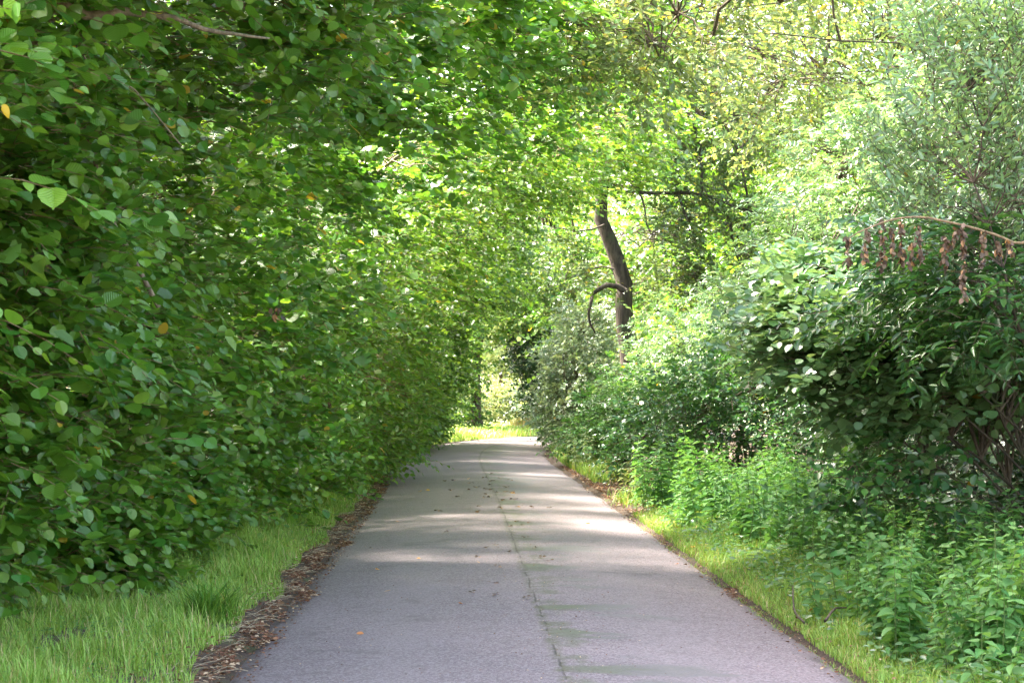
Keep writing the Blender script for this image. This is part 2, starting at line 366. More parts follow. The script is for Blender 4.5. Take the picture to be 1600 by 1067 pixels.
# moss and damp silt lying against the seam
sv = g.n('ShaderNodeCombineXYZ', {0: g.math('MULTIPLY', u, .55), 1: g.math('MULTIPLY', v, 1.35)}).outputs[0]
pat = g.noise(sv, 1.0, 6, .66, .3); pat2 = g.noise(sv, 6, 5, .75)
reach = g.math('SUBTRACT', pat, g.math('MULTIPLY', g.math('ABSOLUTE', g.math('SUBTRACT', sdist, .12), 0), .55))
moss = g.math('MULTIPLY', g.rng(g.math('ADD', reach, g.math('MULTIPLY', pat2, .22)), .53, .64), g.rng(sdist, -.02, .03))
grain = g.noise(obj, 38, 4, .75); moss = g.math('MULTIPLY', moss, g.rng(g.math('ADD', grain, g.math('MULTIPLY', moss, .12)), .47, .58, .1, 1))
damp = g.math('MULTIPLY', g.rng(g.math('ADD', g.math('SUBTRACT', pat, g.math('MULTIPLY', g.math('ABSOLUTE', g.math('SUBTRACT', sdist, .4), 0), .22)), g.math('MULTIPLY', pat2, .12)), .53, .6), g.rng(sdist, 0, .05, 0, .7))
base = g.mix(damp, base, (0.13, 0.12, 0.115))
base = g.mix(g.math('MULTIPLY', moss, .6), base, (0.10, 0.115, 0.05))
crk = g.rng(g.math('ABSOLUTE', sdist, 0), .002, .011, .7, 0)
sm_ = g.math('MULTIPLY', g.rng(g.math('ABSOLUTE', sdist, 0), .015, .06, .75, 0), g.rng(g.noise(obj, 11, 4, .75), .42, .6))
base = g.mix(sm_, base, (0.10, 0.10, 0.045))
crk = g.math('MULTIPLY', crk, g.rng(g.noise(obj, 3.1, 4), .42, .55))
base = g.mix(crk, base, (0.05, 0.045, 0.035))
au = g.math('ABSOLUTE', u, 0)
track = g.rng(g.math('ABSOLUTE', g.math('SUBTRACT', au, .82), 0), .05, .4, .22, 0)       # paler wheel tracks
base = g.mix(track, base, (0.27, 0.23, 0.225))
st1 = g.noise(obj, 1.7, 6, .7, .8); base = g.mix(g.rng(st1, .56, .68, 0, .45), base, (0.10, 0.085, 0.08))
st2 = g.noise(g.n('ShaderNodeMapping', {0: obj, 1: (5, 3, 0)}).outputs[0], 9, 4, .75); base = g.mix(g.rng(st2, .6, .7, 0, .4), base, (0.3, 0.26, 0.25))
edge = g.rng(g.math('ADD', au, g.math('MULTIPLY', mid, .35)), 1.68, 1.9)
base = g.mix(g.math('MULTIPLY', edge, .65), base, (0.085, 0.07, 0.06))
hgt = g.math('ADD', g.math('MULTIPLY', gc.outputs[0], .6), g.math('MULTIPLY', crk, -4))
p = g.n('ShaderNodeBsdfPrincipled', {'Base Color': base, 'Roughness': g.rng(damp, 0, 1, .72, .5), 'Specular IOR Level': .45,
        'Normal': g.n('ShaderNodeBump', {'Height': hgt, 'Strength': .5, 'Distance': .006}).outputs[0]})
g.t.links.new(p.outputs[0], g.out.inputs[0])
nl, nc = 400, 25; us = np.linspace(-1, 1, nc)
along = np.concatenate([[0], np.cumsum(np.linalg.norm(np.diff(RL, axis=0), axis=1))])
jl = np.array([mnoise.noise(Vector((0, a*1.3, 3.3)))*.06+mnoise.noise(Vector((0, a*4, 9)))*.03 for a in along])
jr = np.array([mnoise.noise(Vector((7, a*1.3, 3.3)))*.06+mnoise.noise(Vector((7, a*4, 9)))*.03 for a in along])
uu = us[None]*HALF+np.where(us[None] < 0, us[None]*-1*jl[:, None]*-1, us[None]*jr[:, None])
X = RL[:, None]+RN[:, None]*uu[..., None]
Z = .05*(1-us[None]**2)*np.ones((nl, 1))+.004; Z[:, 0] = -.03; Z[:, -1] = -.03
V = np.concatenate([X, Z[..., None]], 2).reshape(-1, 3)
i = np.arange(nl*nc).reshape(nl, nc); q = np.stack([i[:-1, :-1], i[:-1, 1:], i[1:, 1:], i[1:, :-1]], -1).reshape(-1, 4)
UV = np.stack([uu, along[:, None]*np.ones((1, nc))], -1).reshape(-1, 2)
tag(np_mesh('road', V, q.ravel(), np.full(len(q), 4), g.m, uv=UV[q.ravel()], smooth=True), kind='structure')
def road_z(x, y):
    a = np.clip(np.abs(road_dist(np.atleast_1d(x), np.atleast_1d(y)))/HALF, 0, 1); return .05*(1-a**2)+.004

# ---------------------------------------------------------------- left hedge line
HB = np.array([(-5, -4.2), (5, -3.8), (9, -3.4), (12.9, -3.12), (16.7, -2.72), (22, -2.08), (27, -1.85), (31.5, -1.35), (34, -1.45), (38, -1.95), (43, -1.8), (49, -1.15), (53, -1.35), (58, -0.7)], float)
def hb(y): return np.interp(y, HB[:, 0], HB[:, 1])
PROF = np.array([(0.02, .10), (.22, .9), (.40, 1.7), (.55, 2.6), (.85, 3.5), (1.5, 4.3), (2.5, 4.9), (3.6, 5.4), (4.6, 6.0)], float)
pl = np.concatenate([[0], np.cumsum(np.linalg.norm(np.diff(PROF, axis=0), axis=1))])
def arch_clusters(y0, y1, n, smax=1.0, depth=.55, lump=.35, scale=1.0, bulge=0.0, thin=.35):
    n0 = n//7; n = n+n0
    s = rng.uniform(0, 1, n)*pl[-1]*smax; s[:n0] = rng.uniform(0, .12, n0)*pl[-1]; y = rng.uniform(y0, y1, n)
    px = np.interp(s, pl, PROF[:, 0]); pz = np.interp(s, pl, PROF[:, 1])*scale; px = px+bulge*np.clip((pz-.3)/1.4, 0, 1)
    e = .05; tx = np.interp(s+e, pl, PROF[:, 0])-np.interp(s-e, pl, PROF[:, 0]); tz = np.interp(s+e, pl, PROF[:, 1])-np.interp(s-e, pl, PROF[:, 1])
    tl = np.hypot(tx, tz)+1e-9; nx, nz = tz/tl, -tx/tl
    over = np.clip((s-5.6)/1.5, 0, 1); dp = np.minimum(rng.exponential(depth, n), 2.2)*(1-.5*over)
    kp = rng.uniform(0, 1, n) > thin*over; s, y, px, pz, nx, nz, dp, over = [q_[kp] for q_ in (s, y, px, pz, nx, nz, dp, over)]; n = len(s)
    dp = dp - np.array([lump*mnoise.noise(Vector((a*.75, b*.75, 4))) + lump*.5*mnoise.noise(Vector((a*2, b*2, 1))) for a, b in zip(s, y)])
    c = np.c_[hb(y)+px-nx*dp, y, pz-nz*dp]
    d = np.c_[.9*np.ones(n), rng.normal(-.25, .5, n), .12-.05*over]
    return c, unit(d)
def hazel(y0, y1, n, per, size, label, T=T_HAZEL, mat='hazel', L=.5, nleaf=9, smax=1.0, depth=.55, group='hazel bushes along the left verge', name='hazel_bush', cat='bush', nst=7, scatter=.18, base_in=1.3, extra=None, lump=.8, stem_mat='bark_pale', stem_r=.035, twig='cane', bulge=0.0, thin=.1):
    yc = (y0+y1)/2; base = np.array([hb(yc)-base_in, yc, .05])
    c, d = arch_clusters(y0-.4, y1+.4, n, smax, depth, lump, bulge=bulge, thin=thin)
    st = []
    for k in range(nst):
        s = pl[-1]*smax*(.3+.65*k/(nst-1)); yy = rng.uniform(y0, y1)
        e = np.array([hb(yy)+np.interp(s, pl, PROF[:, 0])-.5, yy, np.interp(s, pl, PROF[:, 1])+.35])
        b = base+np.array([rng.uniform(-.25, .25), rng.uniform(-.3, .3), 0])
        mid = b*.5+e*.5+np.array([-.35, 0, .35+.1*k])
        st.append((smooth_path([b, mid, e], 12, .05), stem_r*rng.uniform(.6, 1.2), .008))
    for e_ in (extra or []): st.append(e_)
    return plant(name, label, cat, group, base, c, d, st, dict(per=per, size=size, T=T, mat=mat, L=L, n=nleaf, scatter=scatter, nb=(.22, -.15, 1.0), njit=.3, droop=.3, twig=twig), stem_mat, twig_r=.0045)

d_ = 20.5
boughs = [(smooth_path([pt(470, 60, 22), pt(540, 96, d_), pt(600, 88, d_), pt(650, 110, d_), pt(720, 105, 20)], 20, .02), .022, .006, 0),
          (smooth_path([pt(540, 96, d_), pt(556, 132, d_), pt(578, 138, d_), pt(596, 118, d_), pt(590, 96, d_)], 16, .01), .016, .008, 0),
          (smooth_path([pt(420, -40, 22), pt(560, -10, d_), pt(620, 4, d_), pt(665, 16, d_), pt(720, 60, d_), pt(790, 90, 20)], 20, .03), .035, .006, 0),
          (smooth_path([pt(665, 16, d_), pt(690, -20, d_), pt(720, -60, d_)], 8, .01), .024, .014, 0),
          (smooth_path([pt(520, 290, 24), pt(560, 262, 23.5), pt(620, 245, 23), pt(660, 232, 23), pt(700, 236, 23)], 16, .03), .016, .004, 0)]
# near hazels: big round leaves
branch_top = (smooth_path([pt(-330, 90, 9.9), pt(-60, 12, 10.1), pt(60, -4, 10.3), pt(110, 6, 10.4), pt(180, 2, 10.5), pt(250, 10, 10.6), pt(330, 40, 10.9), pt(420, 60, 11.2)], 24, .02), .04, .006, 0)
branch_diag = (smooth_path([pt(250, 480, 12.80), pt(205, 400, 12.60), pt(165, 335, 12.40), pt(150, 300, 12.30), pt(140, 255, 12.20), pt(118, 190, 12.10), pt(108, 150, 12.00), pt(82, 105, 11.90), pt(55, 60, 11.80), pt(20, -40, 11.80)], 30, .012), .018, .013, 0)
thin1 = (smooth_path([pt(40, 75, 11), pt(125, 45, 11), pt(120, 75, 11), pt(150, 115, 11), pt(200, 135, 11.1), pt(230, 165, 11.2), pt(285, 230, 11.3)], 24, .008), .008, .004, 0)
thin2 = (smooth_path([pt(40, 60, 11), pt(85, 50, 11), pt(118, 45, 11), pt(135, 5, 11), pt(140, -40, 11)], 14, .008), .007, .005, 0)
hazel(5.5, 8.6, 130, 5, .1, 'hazel bush added for shade nearest the camera at the far left of the verge', smax=.5)  # carries the hedge on beside the camera, added for its shade
hazel(8.6, 11.2, 330, 6, .118, 'large leaved hazel bush reaching lowest over the grass in the left foreground', extra=[branch_top], smax=.74)
hazel(11.2, 13.8, 330, 6, .114, 'hazel bush showing one pale bare diagonal stem at upper left', extra=[branch_diag, thin1, thin2], smax=.74)
hazel(13.8, 16.8, 330, 6, .114, 'hazel bush behind the tuft of grass on the wide part of the verge', smax=.8)
hazel(16.8, 20.2, 340, 6, .112, 'hazel bush where the left grass verge starts to narrow', smax=.85)
hazel(20.2, 24.2, 340, 6, .11, 'hazel bush touching the brown litter strip on the left side', extra=boughs)
hazel(24.2, 28.8, 430, 6, .108, 'mid distance hazel bush over the narrowest strip of left verge', T=T_OVAL, mat='hazel_far')
hazel(28.8, 34, 540, 6, .115, 'hazel bush forming the round left shoulder of the lane', T=T_OVAL, mat='hazel_far', bulge=.55, thin=0, lump=.5)
g2 = 'hornbeams arching over the far lane'
hazel(34, 39.5, 430, 6, .13, 'dark hornbeam leaning over the lane just past the hazels', smax=.74, T=T_SIMPLE, mat='hornbeam', L=.6, name='hornbeam', cat='tree', group=g2, nst=5, stem_mat='bark', stem_r=.09, depth=.8, twig='bark')
hazel(39.5, 46, 430, 6, .145, 'hornbeam with a sunlit edge halfway to the tunnel mouth', smax=.72, T=T_SIMPLE, mat='hornbeam', L=.65, name='hornbeam', cat='tree', group=g2, nst=5, stem_mat='bark', stem_r=.09, depth=.8, twig='bark')
hazel(46, 53, 430, 6, .155, 'hornbeam standing over the grass where the lane begins to bend', smax=.8, bulge=.5, T=T_SIMPLE, mat='hornbeam', L=.7, name='hornbeam', cat='tree', group=g2, nst=5, stem_mat='bark', stem_r=.09, depth=.8, twig='bark')
hazel(53, 60, 300, 6, .16, 'last hornbeam before the lane swings right', bulge=.3, T=T_SIMPLE, mat='hornbeam', L=.7, name='hornbeam', cat='tree', group=g2, nst=5, stem_mat='bark', stem_r=.09, depth=.8, twig='bark')

# taller trees added behind the hedge to carry the shade
far_lf = dict(per=6, size=.17, T=T_SIMPLE, mat='hornbeam', L=.75, n=8, scatter=.35, twigs=False)
tall = tree('shade_ash_tree', 'tall ash added out of view to shade the near road', 'tree', None, [(-6.5, 13.5, 0), (-6.5, 13.5, 5), (-5.8, 13.8, 12)], .28,
     [(-5.6, 14.2, 12.5, 3.4, 3.2, 3.2), (-4.6, 12.2, 14.5, 3, 3, 2.2), (-6.5, 16, 11, 2.8, 2.8, 2.6)], 420, dict(per=5, size=.22, T=T_SIMPLE, mat='hornbeam', L=1.0, n=8, scatter=.5, twigs=False))  # unseen tree, added for its shadow on the near road and right side

proto = tree('maple_tree', 'maple added for shade behind the near left hedge', 'tree', 'maples added for shade behind the left hedge', [(-6.2, 6, 0), (-6.1, 6, 3), (-5.9, 6.2, 6.5)], .17,
             [(-5.9, 6, 5.4, 2.0, 2.3, 2.1), (-5.4, 5, 3.2, 1.8, 2.2, 1.5), (-6.6, 7.2, 3.6, 1.8, 1.8, 1.6), (-5.2, 7, 6.4, 1.5, 1.6, 1.4)], 260, far_lf)
for k, (x, y, s, lb) in enumerate([(-6.0, 11, 1.0, 'maple added for shade behind the hazels in the left foreground'), (-5.8, 16, 1.05, 'maple added for shade behind the bare diagonal hazel stem'),
        (-5.2, 21, 1.0, 'maple added for shade behind the hazels beside the narrowing verge'), (-4.9, 26, 1.05, 'maple added for shade behind the mid distance hazels'), (-4.7, 32, 1.1, 'maple added for shade behind the rounded left shoulder of the lane'),
        (-4.8, 38.5, 1.15, 'maple added for shade behind the first dark hornbeam'), (-4.8, 45, 1.2, 'maple added for shade behind the sunlit hornbeam'), (-4.6, 52, 1.2, 'maple added for shade behind the hornbeam at the start of the bend')]):
    copy_tree(proto, (x, y, 0), k*2.4+.7, s, lb)

# ---------------------------------------------------------------- far end: trees closing the lane where it bends
fl = dict(per=6, size=.17, T=T_SIMPLE, mat='hornbeam', L=.7, n=8, scatter=.3, twigs=False)
tree('hornbeam', 'hornbeam with a dark trunk on the left of the bright opening', 'tree', 'trees closing the end of the lane', [(0.95, 67, 0), (0.9, 67, 2), (1.2, 67.2, 6)], .22,
     [(0.0, 66.5, 5.2, 1.6, 2, 1.6), (-.7, 66, 3, 1.3, 1.6, 1.5), (2.3, 67, 5.4, 1.7, 1.7, 1.5), (-.3, 66, 1.2, 1.1, 1.2, 1.0), (.55, 66.3, .7, .5, .8, .6), (.2, 66.3, 2.6, .8, 1, 1.0), (1, 67, 7.5, 2.4, 2, 2)], 420, fl)
tree('ivy_tree', 'dark ivy clad tree on the right of the bright opening', 'tree', 'trees closing the end of the lane', [(3.2, 68.5, 0), (3.2, 68.5, 2), (3.0, 68.5, 5)], .2,
     [(3.25, 68.3, 1.3, .6, .8, 1.3), (3.0, 68.3, 3.0, .9, .9, .8), (4.0, 68.4, 2.2, .9, .8, 1.3)], 280, dict(per=6, size=.14, T=T_SIMPLE, mat='ivy', L=.5, n=8, scatter=.22, twigs=False))
tree('oak_tree', 'yellowing oak crown arching above the bright opening', 'tree', 'trees closing the end of the lane', [(6.4, 70, 0), (6.2, 70, 3), (5, 69.6, 7)], .28,
     [(4.6, 69.4, 5.2, 2.0, 2, 1.4), (2.2, 69, 6.2, 2.2, 2, 1.6), (5.5, 69.5, 6.6, 2.8, 2.2, 2.3), (2.5, 70, 8.4, 2.8, 2, 2.2)], 460, dict(per=6, size=.17, T=T_SIMPLE, mat='oak', L=.7, n=8, scatter=.3, twigs=False))
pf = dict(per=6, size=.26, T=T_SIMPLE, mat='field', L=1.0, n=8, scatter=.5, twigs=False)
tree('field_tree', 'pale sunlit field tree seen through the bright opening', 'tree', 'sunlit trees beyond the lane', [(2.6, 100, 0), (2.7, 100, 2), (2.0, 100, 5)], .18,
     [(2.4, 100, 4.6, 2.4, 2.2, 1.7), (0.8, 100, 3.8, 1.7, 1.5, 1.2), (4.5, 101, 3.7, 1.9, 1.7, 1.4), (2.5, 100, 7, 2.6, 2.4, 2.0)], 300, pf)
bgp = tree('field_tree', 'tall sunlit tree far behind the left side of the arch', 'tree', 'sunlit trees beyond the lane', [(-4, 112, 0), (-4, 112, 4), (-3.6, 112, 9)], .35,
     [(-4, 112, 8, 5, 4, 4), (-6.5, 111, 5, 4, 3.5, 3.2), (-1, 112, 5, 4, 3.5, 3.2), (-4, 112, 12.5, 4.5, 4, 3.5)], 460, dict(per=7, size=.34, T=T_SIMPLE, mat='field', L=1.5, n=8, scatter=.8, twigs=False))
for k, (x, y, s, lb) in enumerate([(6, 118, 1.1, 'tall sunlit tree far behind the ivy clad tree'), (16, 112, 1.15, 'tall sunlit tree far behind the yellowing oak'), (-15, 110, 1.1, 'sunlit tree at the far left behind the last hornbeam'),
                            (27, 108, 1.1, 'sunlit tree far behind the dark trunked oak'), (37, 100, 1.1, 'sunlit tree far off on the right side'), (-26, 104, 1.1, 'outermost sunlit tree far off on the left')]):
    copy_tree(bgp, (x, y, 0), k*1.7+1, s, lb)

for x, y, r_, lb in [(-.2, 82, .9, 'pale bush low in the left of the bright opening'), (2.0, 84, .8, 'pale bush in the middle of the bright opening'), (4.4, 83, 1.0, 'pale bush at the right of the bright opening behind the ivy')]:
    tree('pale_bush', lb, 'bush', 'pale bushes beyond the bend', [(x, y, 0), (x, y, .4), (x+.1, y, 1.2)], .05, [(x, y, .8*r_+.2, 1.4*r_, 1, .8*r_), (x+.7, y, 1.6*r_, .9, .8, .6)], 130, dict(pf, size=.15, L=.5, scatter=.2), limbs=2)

# ---------------------------------------------------------------- right side trees
A_ = lambda px, py, d, rx, ry, rz: tuple(pt(px, py, d))+(rx, ry, rz)
olf = dict(per=6, size=.115, T=T_OAK, mat='oak', L=.45, n=9, scatter=.22, droop=.2)
D = 39.6
own = [([pt(978, 455, D), pt(960, 448, D), pt(935, 456, D), pt(925, 500, D), pt(930, 520, D)], 0.074, 0.016),
 ([pt(948, 265, 40), pt(965, 200, D), pt(985, 170, D), pt(990, 235, D), pt(1003, 292, D), pt(1045, 298, D), pt(1105, 303, D), pt(1160, 325, D), pt(1190, 330, D)], 0.063, 0.022),
 ([pt(1003, 292, D), pt(960, 285, D), pt(938, 262, D), pt(932, 240, D), pt(942, 230, D)], 0.037, 0.016),
 ([pt(960, 300, D), pt(1000, 300, D), pt(1012, 340, D), pt(1022, 372, D)], 0.032, 0.009),
 ([pt(985, 190, D), pt(1040, 130, D), pt(1072, 160, D), pt(1105, 205, D), pt(1112, 250, D), pt(1108, 300, D), pt(1125, 340, D)], 0.058, 0.027),
 ([pt(1040, 130, D), pt(1095, 120, D), pt(1130, 180, D), pt(1160, 240, D), pt(1175, 330, D), pt(1150, 380, D), pt(1180, 450, D)], 0.048, 0.013),
 ([pt(1060, 298, D), pt(1075, 350, D), pt(1092, 400, D), pt(1088, 440, D)], 0.032, 0.009),
 ([pt(1120, 308, D), pt(1140, 350, D), pt(1150, 400, D), pt(1185, 460, D)], 0.032, 0.011),
 ([pt(945, 350, D), pt(915, 362, D), pt(880, 358, D), pt(850, 350, D)], 0.023, 0.006),
 ([pt(960, 420, D), pt(940, 415, D), pt(905, 430, D), pt(880, 436, D)], 0.021, 0.006)]
oak = tree('oak_tree', 'oak with a dark twisted trunk leaning at the right of the lane', 'tree', 'oaks on the right of the lane',
     [pt(992, 655, 40), pt(984, 560, 40), pt(974, 500, 40), pt(976, 445, 40), pt(958, 385, 40), pt(937, 335, 40), pt(948, 265, 40), pt(985, 190, 40), pt(1000, 100, 40)], .225,
     [A_(1010, 130, 40, 1.9, 2, 1.5), A_(900, 160, 39, 1.3, 1.8, 1.3), A_(1120, 330, 40, 1.2, 1.5, 1.5), A_(1150, 180, 41, 1.8, 2, 1.5), A_(1060, 30, 40, 2.2, 2.2, 1.5), A_(890, 60, 39, 1.6, 2, 1.3), A_(850, 260, 38, .6, 1, .7),
      A_(1060, 440, 40, .8, 1, .8), A_(900, 420, 40, .6, .8, .6), A_(1040, 270, 40, .9, .7, .8), A_(930, 250, 38.6, .9, .6, .8), A_(1050, 380, 38.8, .5, .4, .4), A_(1200, 420, 40, .9, 1, .9)], 700, dict(olf, mat='oak_dark', size=.125), inner=.2, limbs=3, own=own)
# near oak above the lane: its crown comes in from the right, bright against the light
tree('oak_tree', 'pale leaved oak whose boughs fill the top right above the ash saplings', 'tree', 'oaks on the right of the lane', [(9.8, 27, 0), (9.4, 27, 3), (8.2, 27, 7)], .26,
     [tuple(pt(1230, 120, 26))+(1.3, 1.7, 1.0), tuple(pt(1380, 60, 26))+(1.5, 1.7, 1.1), tuple(pt(1120, 60, 25))+(1.0, 1.5, .9), tuple(pt(1500, 160, 27))+(1.5, 1.7, 1.2), (5.5, 27, 7.6, 1.8, 2, 1.0), tuple(pt(1330, 250, 27))+(1.0, 1.2, .8), (8, 27, 6.8, 1.8, 2.2, 1.4)], 430, dict(olf, size=.11), limbs=7, lr=.24)
tree('oak_tree', 'oak bough hanging over the lane at the top centre', 'tree', 'oaks on the right of the lane', [(7.4, 17, 0), (7.5, 17.5, 3), (6.6, 18, 6.6)], .12,
     [tuple(pt(1020, 60, 19))+(.9, 1.2, .45), tuple(pt(900, 30, 19))+(.8, 1.1, .45), tuple(pt(1100, -60, 19))+(1.2, 1.4, .5), (3.6, 18.5, 6.0, 1.4, 1.5, .6)], 150, dict(olf, size=.105), limbs=4, lr=.3)
# background row on the right, plus two unseen near maples added for shade
rb = tree('maple_tree', 'field maple right of the pale leaved oak', 'tree', 'maples rising behind the right hand thicket', [(9.2, 29, 0), (9.3, 29, 3), (9.5, 29, 6.5)], .2,
     [(9.3, 29, 5.2, 2.2, 2.4, 2.0), (8.6, 28, 3.0, 1.9, 2.2, 1.7), (9.8, 30.4, 2.6, 2, 2, 1.8), (9.8, 29, 7.2, 1.8, 1.8, 1.5)], 300, dict(far_lf, mat='hazel_far'))
for k, (x, y, s, lb) in enumerate([(8.6, 15.5, .85, 'maple added out of view to shade the near right thicket'), (8.2, 10.5, .8, 'maple added out of view at the near right to shade the hollow'), (10.5, 36, 1.2, 'field maple behind the bramble mound'), (10.5, 41, 1.25, 'field maple right of the dark trunked oak'),
        (9.5, 50, 1.3, 'field maple behind the sallow'), (6.8, 56, 1.25, 'field maple inside the bend of the lane'), (13.5, 58, 1.3, 'field maple at the right end of the background row')]):
    copy_tree(rb, (x, y, 0), k*2.1+.4, s, lb)

# ---------------------------------------------------------------- right side shrubs
def shrub(name, label, cat, group, base, lobes, nclu, lf, nst=6, stem_mat='bark', inner=.45, dirb=None, sr=.03, stem_part='stem'):
    c, d = lobes_clusters(lobes, nclu, inner)
    if dirb is not None: d = unit(d+np.array(dirb))
    st = []
    lb = list(lobes)
    for k in range(nst):
        l = lb[k % len(lb)]; e = np.array(l[:3])+unit(rng.normal(0, 1, 3))*np.array(l[3:])*.5
        b = np.array(base)+np.array([rng.uniform(-.2, .2), rng.uniform(-.2, .2), 0])
        st.append((smooth_path([b, b*.5+e*.5+np.array([0, 0, .15]), e], 10, .04), sr*rng.uniform(.7, 1.2), .006))
    return plant(name, label, cat, group, base, c, d, st, lf, stem_mat, stem_part=stem_part)
A = lambda px, py, d, rx, ry, rz: tuple(pt(px, py, d))+(rx, ry, rz)
ash = dict(per=7, size=.075, T=T_LANCE, mat='ash', L=.30, n=12, opp=True, scatter=.2, njit=.18, spread=1.1, droop=.3, nb=(-.25, -.2, 1))
# sallow far
shrub('sallow_bush', 'rounded pale grey green sallow bush left of the oak trunk', 'bush', 'bushes on the right of the lane', (3.6, 47, .05),
      [A(900, 570, 46, .75, 1.2, .9), A(880, 620, 46, .6, 1, .7), A(950, 610, 46, .9, 1.2, .9), A(920, 510, 47, .6, 1, .6)], 330, dict(per=7, size=.09, T=T_OVAL, mat='willow', L=.4, n=9, scatter=.15, nb=(-.5, -.3, .8)))
shrub('ash_sapling', 'bushy ash sapling hiding the foot of the oak trunk', 'sapling', 'ash saplings on the right of the lane', (4.6, 36, .05),
      [A(1060, 545, 36, .7, .9, .7), A(1120, 560, 35, 1.0, .9, .8), A(1010, 610, 36, .8, 1, .5), A(1160, 500, 36, .7, .8, .9)], 300, dict(ash, size=.1, L=.38))
shrub('ash_sapling', 'tall pale ash sapling in full sun below the pale oak', 'sapling', 'ash saplings on the right of the lane', (6.0, 23, .05),
      [A(1260, 400, 22, .55, .8, 1.0), A(1340, 300, 23, .75, .8, 1.0), A(1420, 400, 22, .8, .8, .9), A(1220, 500, 22, .5, .7, .5), A(1450, 230, 23, .7, .8, .9)], 330, dict(ash, size=.085))
brm = dict(per=6, size=.085, T=T_OVAL, mat='bramble', L=.4, n=9, scatter=.18, nb=(-.25, -.2, 1))
g3 = 'bramble mounds on the right bank'
shrub('bramble_mound', 'bramble mound with a dark hollow beneath beside the bare soil', 'bush', g3, (4.6, 29, .05),
      [A(1080, 650, 29, 1.0, 1.2, .75), A(1180, 640, 28, 1.1, 1.2, .9), A(1010, 690, 30, .7, 1, .5), A(1200, 560, 30, 1.0, 1.2, .8)], 330, brm)
shrub('bramble_mound', 'low bramble mound under the oak trunk', 'bush', g3, (3.6, 37, .05),
      [A(960, 660, 37, .75, 1.2, .6), A(1020, 640, 36, .9, 1.2, .8), A(920, 690, 38, .5, 1, .4)], 240, dict(brm, mat='nettle', size=.09))
shrub('bramble_mound', 'far bramble mound where the lane disappears to the right', 'bush', g3, (4.2, 53, .05),
      [A(895, 645, 52, .7, 1.2, .6), A(940, 615, 53, 1.0, 1.2, .9), A(872, 665, 50, .3, 1, .35)], 260, dict(brm, mat='ash', size=.12))
# near thicket
g4 = 'bushes of the near right thicket'
shrub('hazel_bush', 'round leaved bush reaching out over the nettles from the right thicket', 'bush', g4, (5.4, 15.5, .05),
      [A(1340, 560, 15, .55, .8, .07), A(1310, 510, 15, .5, .8, .07), A(1480, 500, 15, .8, .9, .4), A(1270, 480, 15.5, .35, .6, .1), A(1390, 640, 15.2, .5, .7, .06), A(1450, 590, 15, .7, .8, .08), A(1560, 530, 16, .9, 1, .5), A(1330, 440, 16, .5, .8, .25)], 330,
      dict(per=6, size=.105, T=T_HAZEL, mat='ash', L=.45, n=9, scatter=.12, nb=(-.15, -.15, 1), njit=.22, dirj=.35), dirb=(-1.6, -.3, 0), sr=.014)
shrub('blackthorn_bush', 'blackthorn with leaves coloured dark as shade at the right edge', 'bush', g4, (6.0, 13.4, .05),
      [(6.0, 17.0, 1.4, 1.0, 1.2, 1.3), (5.6, 19.2, 1.2, 1.0, 1.0, 1.1), (6.3, 13, 1.8, 1.0, 1.6, 1.3), (6.6, 18, 3.2, 1.3, 2, 1.2), (6.3, 14.5, 4.0, 1.6, 2.2, .8), (5.6, 15.5, 3.2, 1.0, 1.8, .5)], 520,  # upper lobes added as a leaf roof to keep light off the hollow
      dict(per=6, size=.07, T=T_OVAL, mat='ivy', L=.4, n=9, scatter=.2, twig='bark', nb=(-.2, -.15, 1), njit=.3), dirb=(-.3, 0, 0))  # near-black leaf colour and dark twigs stand for the hollow's shade
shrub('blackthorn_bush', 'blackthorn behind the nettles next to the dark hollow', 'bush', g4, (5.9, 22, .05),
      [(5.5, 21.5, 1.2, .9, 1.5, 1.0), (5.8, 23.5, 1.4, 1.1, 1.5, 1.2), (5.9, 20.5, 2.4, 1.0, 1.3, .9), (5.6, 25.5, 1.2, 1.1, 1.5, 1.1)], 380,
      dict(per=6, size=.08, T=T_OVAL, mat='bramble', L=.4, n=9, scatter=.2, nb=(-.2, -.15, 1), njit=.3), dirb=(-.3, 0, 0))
shrub('blackthorn_bush', 'filler bush coloured dark as shade behind the near right thicket', 'bush', g4, (7.2, 22, .05),
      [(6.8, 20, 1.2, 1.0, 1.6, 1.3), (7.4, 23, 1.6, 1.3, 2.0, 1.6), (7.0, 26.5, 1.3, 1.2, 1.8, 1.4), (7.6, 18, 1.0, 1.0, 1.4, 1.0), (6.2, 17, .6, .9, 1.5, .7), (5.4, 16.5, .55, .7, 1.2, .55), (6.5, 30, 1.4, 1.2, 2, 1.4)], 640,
      dict(per=6, size=.10, T=T_SIMPLE, mat='ivy', L=.45, n=9, scatter=.25, twig='bark', nb=(-.2, -.15, 1)))  # dark leaves and twigs added behind to deepen the hollow's shade
shrub('ash_sapling', 'near ash sapling with long leaflets against the dark right edge', 'sapling', 'ash saplings on the right of the lane', (4.9, 11.5, .05),
      [A(1570, 450, 12.2, .4, .45, .3), A(1500, 420, 13, .45, .5, .3), A(1420, 450, 13.6, .4, .5, .25)], 110, dict(ash, size=.105, L=.36, per=5, mat='bramble'), nst=3, sr=.014)  # darker bramble leaf colour stands for the shade on this sapling
shrub('privet_bush', 'tall upright privet with narrow glossy leaves in the top right corner', 'bush', g4, (4.7, 12.5, .05),
      [A(1560, 180, 12, .38, .6, .6), A(1500, 280, 12.2, .4, .6, .45), A(1620, 60, 12, .5, .6, .6), A(1480, 100, 12.5, .3, .5, .4), A(1600, 320, 12, .4, .6, .4)], 115,
      dict(per=6, size=.075, T=T_LANCE, mat='ash', L=.4, n=12, scatter=.14, nb=(-.5, -.4, .6), droop=-.15), dirb=(-.2, -.2, .9), sr=.012, nst=4)
